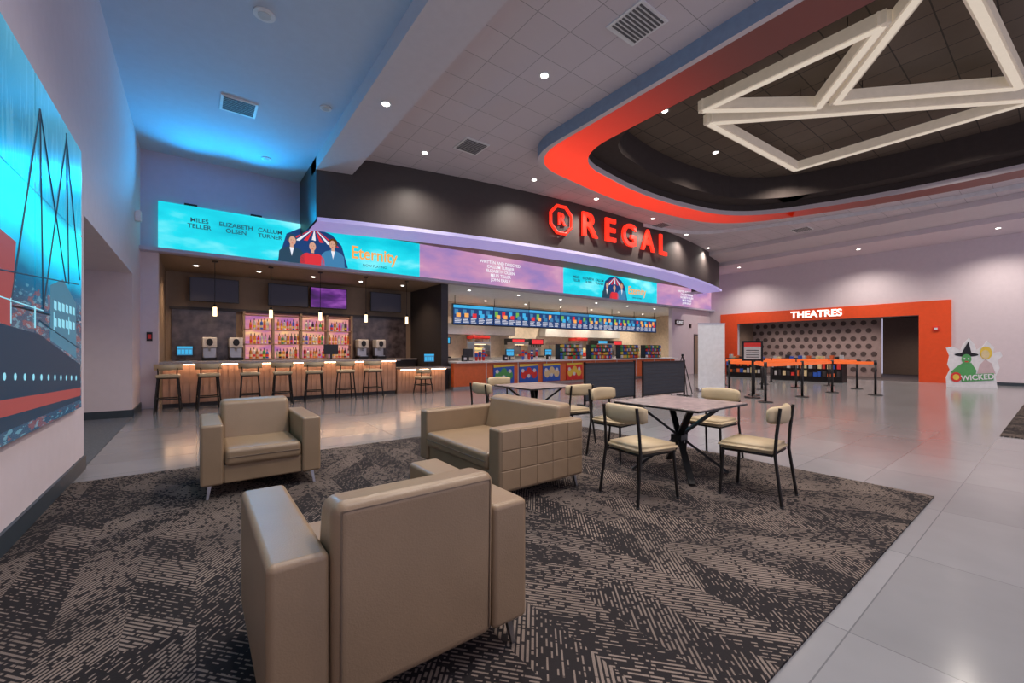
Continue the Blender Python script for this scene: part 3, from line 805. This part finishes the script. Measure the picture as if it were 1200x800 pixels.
posts = [(12.9, 6.15), (12.8, 5.4), (11.3, 4.5), (13.4, 4.4), (15.5, 4.3), (15.6, 3.3), (16.5, 5.6), (14.8, 6.0), (18.4, 5.2), (18.6, 7.2), (15.6, 7.6), (17.6, 4.2), (17.2, 6.9), (14.1, 7.4)]
for x, y in posts:
    e = empty('stanchion_post', (x, y, 0))
    cyl('base', 0, 0, 0, .025, .17, M_black, e, r2=.15)
    cyl('pole', 0, 0, .02, .98, .03, M_black, e)
    cyl('cassette', 0, 0, .88, 1.0, .038, M_blackpl, e)
def belt(i, j):
    a = Vector((*posts[i], 0)); b = Vector((*posts[j], 0)); e = empty('barrier_belt', (a+b)/2, math.atan2((b-a).y, (b-a).x)); L = (b-a).length/2-.04
    box('webbing', -L, L, -.004, .004, .885, .965, M_belt, e)
for i, j in ((0, 1), (1, 3), (2, 3), (3, 4), (4, 5), (4, 6), (6, 8), (7, 6), (8, 9), (0, 7), (9, 10), (1, 2), (4, 11), (11, 8), (12, 9), (12, 10), (13, 10)): belt(i, j)
e = empty('sign_stand', (12.1, 5.15, 0), math.radians(-62))
cyl('base', 0, 0, 0, .03, .2, M_black, e); cyl('pole', 0, .04, .03, 1.3, .018, M_black, e)
box('frame', -.25, .25, -.02, .02, 1.0, 1.55, M_black, e); box('sheet', -.2, .2, -.026, -.02, 1.05, 1.5, M_offwhite, e); box('header', -.2, .2, -.03, -.026, 1.39, 1.5, M_pred, e)
for k in range(4): box('print_line', -.15, .15, -.028, -.026, 1.10+k*.06, 1.12+k*.06, M_dark, e)
def podium(x, y, w, rz):
    e = empty('merchandise_counter', (x, y, 0), rz)
    box('body', -w/2, w/2, -.3, .3, 0, .85, M_black, e, .01)
    box('top', -w/2-.03, w/2+.03, -.33, .33, .85, .9, M_blackpl, e, .01)
    bm = bmesh.new()
    n = int(w/.16)
    for r in range(2):
        for k in range(n):
            h = random.uniform(.12, .26)
            bmbox(bm, -w/2+.04+k*.16, -w/2+.04+k*.16+random.uniform(.08, .14), -.36, -.30, .22+r*.32, .22+r*.32+h, random.choice([0, 0, 0, 1, 2, 3, 4, 5]))
    for k in range(n): bmbox(bm, -w/2+.05+k*.16, -w/2+.05+k*.16+.1, -.1, .1, .9, .9+random.uniform(.05, .2), random.choice([0, 0, 1, 2, 3, 5]))
    finish('merchandise', bm, [M_dark, M_pblue, M_orange, M_offwhite, M_pred, M_pskin], e)
podium(20.6, 6.6, 2.6, -R90); podium(21.4, 9.4, 1.6, -R90)
st = empty('cardboard_standee', (21.3, 1.92, 0), math.radians(-66)); st.scale = (.82, 1, 1)
M_card = pm('card_white', (.85, .85, .85), .5)
sil = [(-.8, 0), (-.82, .35), (-.7, .62), (-.78, .8), (-.72, 1.1), (-.82, 1.38), (-.6, 1.42), (-.38, 1.3), (-.3, 1.5), (-.12, 1.72), (.05, 1.5), (.1, 1.3), (.3, 1.45), (.42, 1.62), (.62, 1.4), (.6, 1.2), (.8, 1.25), (.86, 1.1), (.72, .95), (.78, .7), (.66, .4), (.72, 0)]
flat('cutout', sil, M_card, st, y=0, th=.02)
flat('hat_brim', circ(-.2, 1.14, .36, .07), M_black, st, y=-.01)
flat('hat_cone', [(-.36, 1.16), (-.04, 1.16), (-.14, 1.6)], M_black, st, y=-.012)
flat('face_green', circ(-.2, .99, .15, .17), M_green, st, y=-.016)
flat('cloak', [(-.62, .3), (-.66, .55), (-.5, .72), (-.3, .86), (-.05, .86), (.1, .6), (.06, .3)], M_green, st, y=-.008)
flat('hair_gold', circ(.38, 1.2, .18, .22), M_yellow, st, y=-.01)
flat('face_pale', circ(.36, 1.15, .12, .15), M_pskin, st, y=-.016)
flat('dress', [(.12, .5), (.2, .8), (.36, .98), (.54, .85), (.66, .5)], pm('print_pink', (.65, .5, .5), .6), st, y=-.008)
flat('eye_l', circ(-.26, 1.0, .03), M_white, st, y=-.02); flat('eye_r', circ(-.14, 1.0, .03), M_white, st, y=-.02)
flat('mouth', circ(-.2, .9, .06, .02), M_pred, st, y=-.02)
flat('title_band', [(-.35, .20), (.6, .28), (.6, .52), (-.35, .44)], M_green, st, y=-.022)
text('title', 'WICKED', .25, (.12, -.03, .36), (R90, math.radians(-5), 0), M_card, st, ext=.002, bold=.006)
flat('emblem', circ(-.52, .36, .17), M_pred, st, y=-.026)
flat('emblem_inner', circ(-.52, .36, .10), M_yellow, st, y=-.030)
box('easel_back', -.1, .1, .02, .4, 0, .03, M_white, st)
text('sign_theatres', 'THEATRES', .44, (XR-.09, 7.15, 3.0), (R90, 0, -R90), M_letter, None, ext=.02, bold=.012)
def wallbox(name, loc, s, mat, mat2, axis='x'):
    e = empty(name, loc)
    if axis == 'x': box('housing', -.04, 0, -s, s, -s, s, mat, e, .01); box('lens', -.05, -.04, -s*.5, s*.5, -s*.4, s*.4, mat2, e)
    else: box('housing', -s, s, -.04, 0, -s, s, mat, e, .01); box('lens', -s*.5, s*.5, -.05, -.04, -s*.4, s*.4, mat2, e)
wallbox('fire_alarm', (XR-.06, 3.1, 2.15), .09, M_pred, M_white); wallbox('light_switch', (XR, 1.9, 1.3), .06, M_white, M_offwhite)
wallbox('wall_speaker', (21.4, 12.3, 2.6), .1, M_blackpl, M_dark, 'y')
e = empty('exit_sign', (20.3, 12.3, 2.75)); box('housing', -.35, .35, -.06, 0, -.13, .13, M_black, e); text('lettering', 'GUEST', .2, (0, -.07, 0), (R90, 0, 0), M_inkwhite, e, ext=.002)
e = empty('wall_sconce', (XL, 11.3, 4.0)); box('housing', 0, .1, -.06, .06, -.1, .1, M_white, e, .01); box('cap', .02, .08, -.04, .04, .1, .12, M_white, e)
e = empty('wall_placard', (-.83, 12.3, 1.6)); box('plate', -.05, .05, -.015, 0, -.1, .1, M_black, e); box('label', -.03, .03, -.018, -.015, -.05, .05, M_pred, e)
dr = empty('door_1', (22.3, 12.3, 0)); box('leaf', -.45, .45, -.03, 0, 0, 2.1, M_taupe, dr); box('frame', -.52, .52, -.015, 0, 0, 2.17, M_dark, dr); cyl('handle', .35, -.06, 1.0, 1.12, .015, M_chrome, dr)

# ceiling fixtures
def vent(x, y, z, s=.3):
    e = empty('air_vent', (x, y, z))
    box('frame', -s, s, -s, s, -.02, 0, M_white, e)
    for k in range(9): box('louver_%d' % k, -s*.85, s*.85, -s*.85+k*s*.19, -s*.85+k*s*.19+s*.09, -.03, -.02, M_grille, e)
vent(.62, 9.1, 5.75, .28); vent(4.9, 3.6, 5.85); vent(4.9, 8.0, 5.85); vent(18.2, 6, 5.85); vent(13.5, 8.9, 5.85)
def disc(name, x, y, z, r, m=M_white):
    e = empty(name, (x, y, z)); cyl('rim', 0, 0, -.02, 0, r, m, e); cyl('center', 0, 0, -.03, -.02, r*.6, M_offwhite, e)
disc('ceiling_speaker', .72, 6.4, 5.75, .13); disc('ceiling_speaker', 1.9, 8.2, 5.75, .1); disc('ceiling_speaker', 1.3, 11.2, 5.75, .1)
def spot(x, y, z, W, col=(1, .89, .79), ang=140, r=.06, nm='downlight'):
    e = empty(nm, (x, y, z))
    cyl('trim_ring', 0, 0, -.012, 0, r+.03, M_white, e); cyl('lens', 0, 0, -.016, -.012, r, M_lamp, e)
    if W > 0:
        l = bpy.data.lights.new('lamp', 'SPOT'); l.energy = W; l.color = col; l.spot_size = math.radians(ang); l.spot_blend = 1; l.shadow_soft_size = .06
        o = bpy.data.objects.new('lamp', l); COL.objects.link(o); o.parent = e; o.location = (0, 0, -.09)
PW = 310
for x, y in ((.6, 2.6), (1.2, -.5)): spot(x, y, 5.75, PW*.6, (.85, .87, 1))
for y in (1.0, 4.0, 6.9): spot(2.55, y, 5.45, PW)
for x, y in ((4.3, 1.2), (4.6, 5.2), (4.2, 8.9), (7.2, 8.55), (9.6, 8.5), (12.6, 8.6), (15.4, 9.0), (18.2, 9.6), (18, 6), (18.2, 2), (18, -2), (4.5, -3)): spot(x, y, 5.85, PW)
for x, y in ((8.2, 5.3), (11, 5.6), (13.6, 4.8), (8, 0), (11.5, -1), (14.0, 1.4)): spot(x, y, 6.55, PW*1.1)
for x, y in ((22.0, 10), (22.0, 5.2), (22.0, 1.4), (22.0, -2)): spot(x, y, 5.5, PW*1.3)
for x in (0, 1.4, 2.8, 4.2, 5.6): spot(x, 13.6, 3.5, 120, (1, .68, .44), 130, .05)
for x in (8, 10.3, 12.6, 14.9, 17.2, 19.5, 21.8): spot(x, 13.2, 3.5, 130, (1, .86, .70), 140, .05); spot(x, 15.6, 3.5, 260, (1, .84, .66), 150, .05)
for x, y in ((24.6, 6), (24.6, 7.7), (24.6, 9.5), (27.5, 4.4), (24.6, 4)): spot(x, y, 3.0, 105, (1, .82, .76), 150, .05)
spot(-2.4, 8.7, 2.78, 85, (1, .86, .72), 150, .06)
# linear triangular chandelier
ch = empty('geometric_chandelier')
ZC = 6.2; cnt = [0]
def linear(p, q, nm):
    cnt[0] += 1; zo = cnt[0]*.004
    a = Vector((*p, ZC+zo)); b = Vector((*q, ZC+zo)); d = b-a; L = d.length; rz = math.atan2(d.y, d.x)
    e = empty(nm, (a+b)/2, rz); e.parent = ch
    box('housing', -L/2-.07, L/2+.07, -.09, .09, -.07, .13, M_chside, e)
    box('diffuser', -L/2, L/2, -.055, .055, -.085, -.071, M_chand, e)
    for t in (-.35, .35): tube('cable', [(L*t, 0, .1), (L*t, 0, 6.55-ZC-zo)], .006, M_black, e)
for k, tri in enumerate((((8.2, 4.42), (8.2, 1.66), (9.95, 3.0)), ((10.04, 2.72), (7.4, .85), (12.2, .51)), ((8.8, 4.62), (12.95, 4.4), (13.1, .3)))):
    for i in range(3): linear(tri[i], tri[(i+1) % 3], 'light_bar_%d_%d' % (k, i))

# ------------------------------------------------------------------ world + camera
w = bpy.data.worlds.new('world'); S.world = w; w.use_nodes = True
w.node_tree.nodes['Background'].inputs[0].default_value = (.80, .76, 1.0, 1)
w.node_tree.nodes['Background'].inputs[1].default_value = 1.0
cam = bpy.data.cameras.new('camera'); co = bpy.data.objects.new('camera', cam); COL.objects.link(co)
co.location = (0, 0, 1.3); co.rotation_euler = (R90, 0, math.radians(-37.06))
cam.sensor_width = 36; cam.lens = 14.7; cam.shift_y = 10/1200; cam.clip_start = .05
S.camera = co
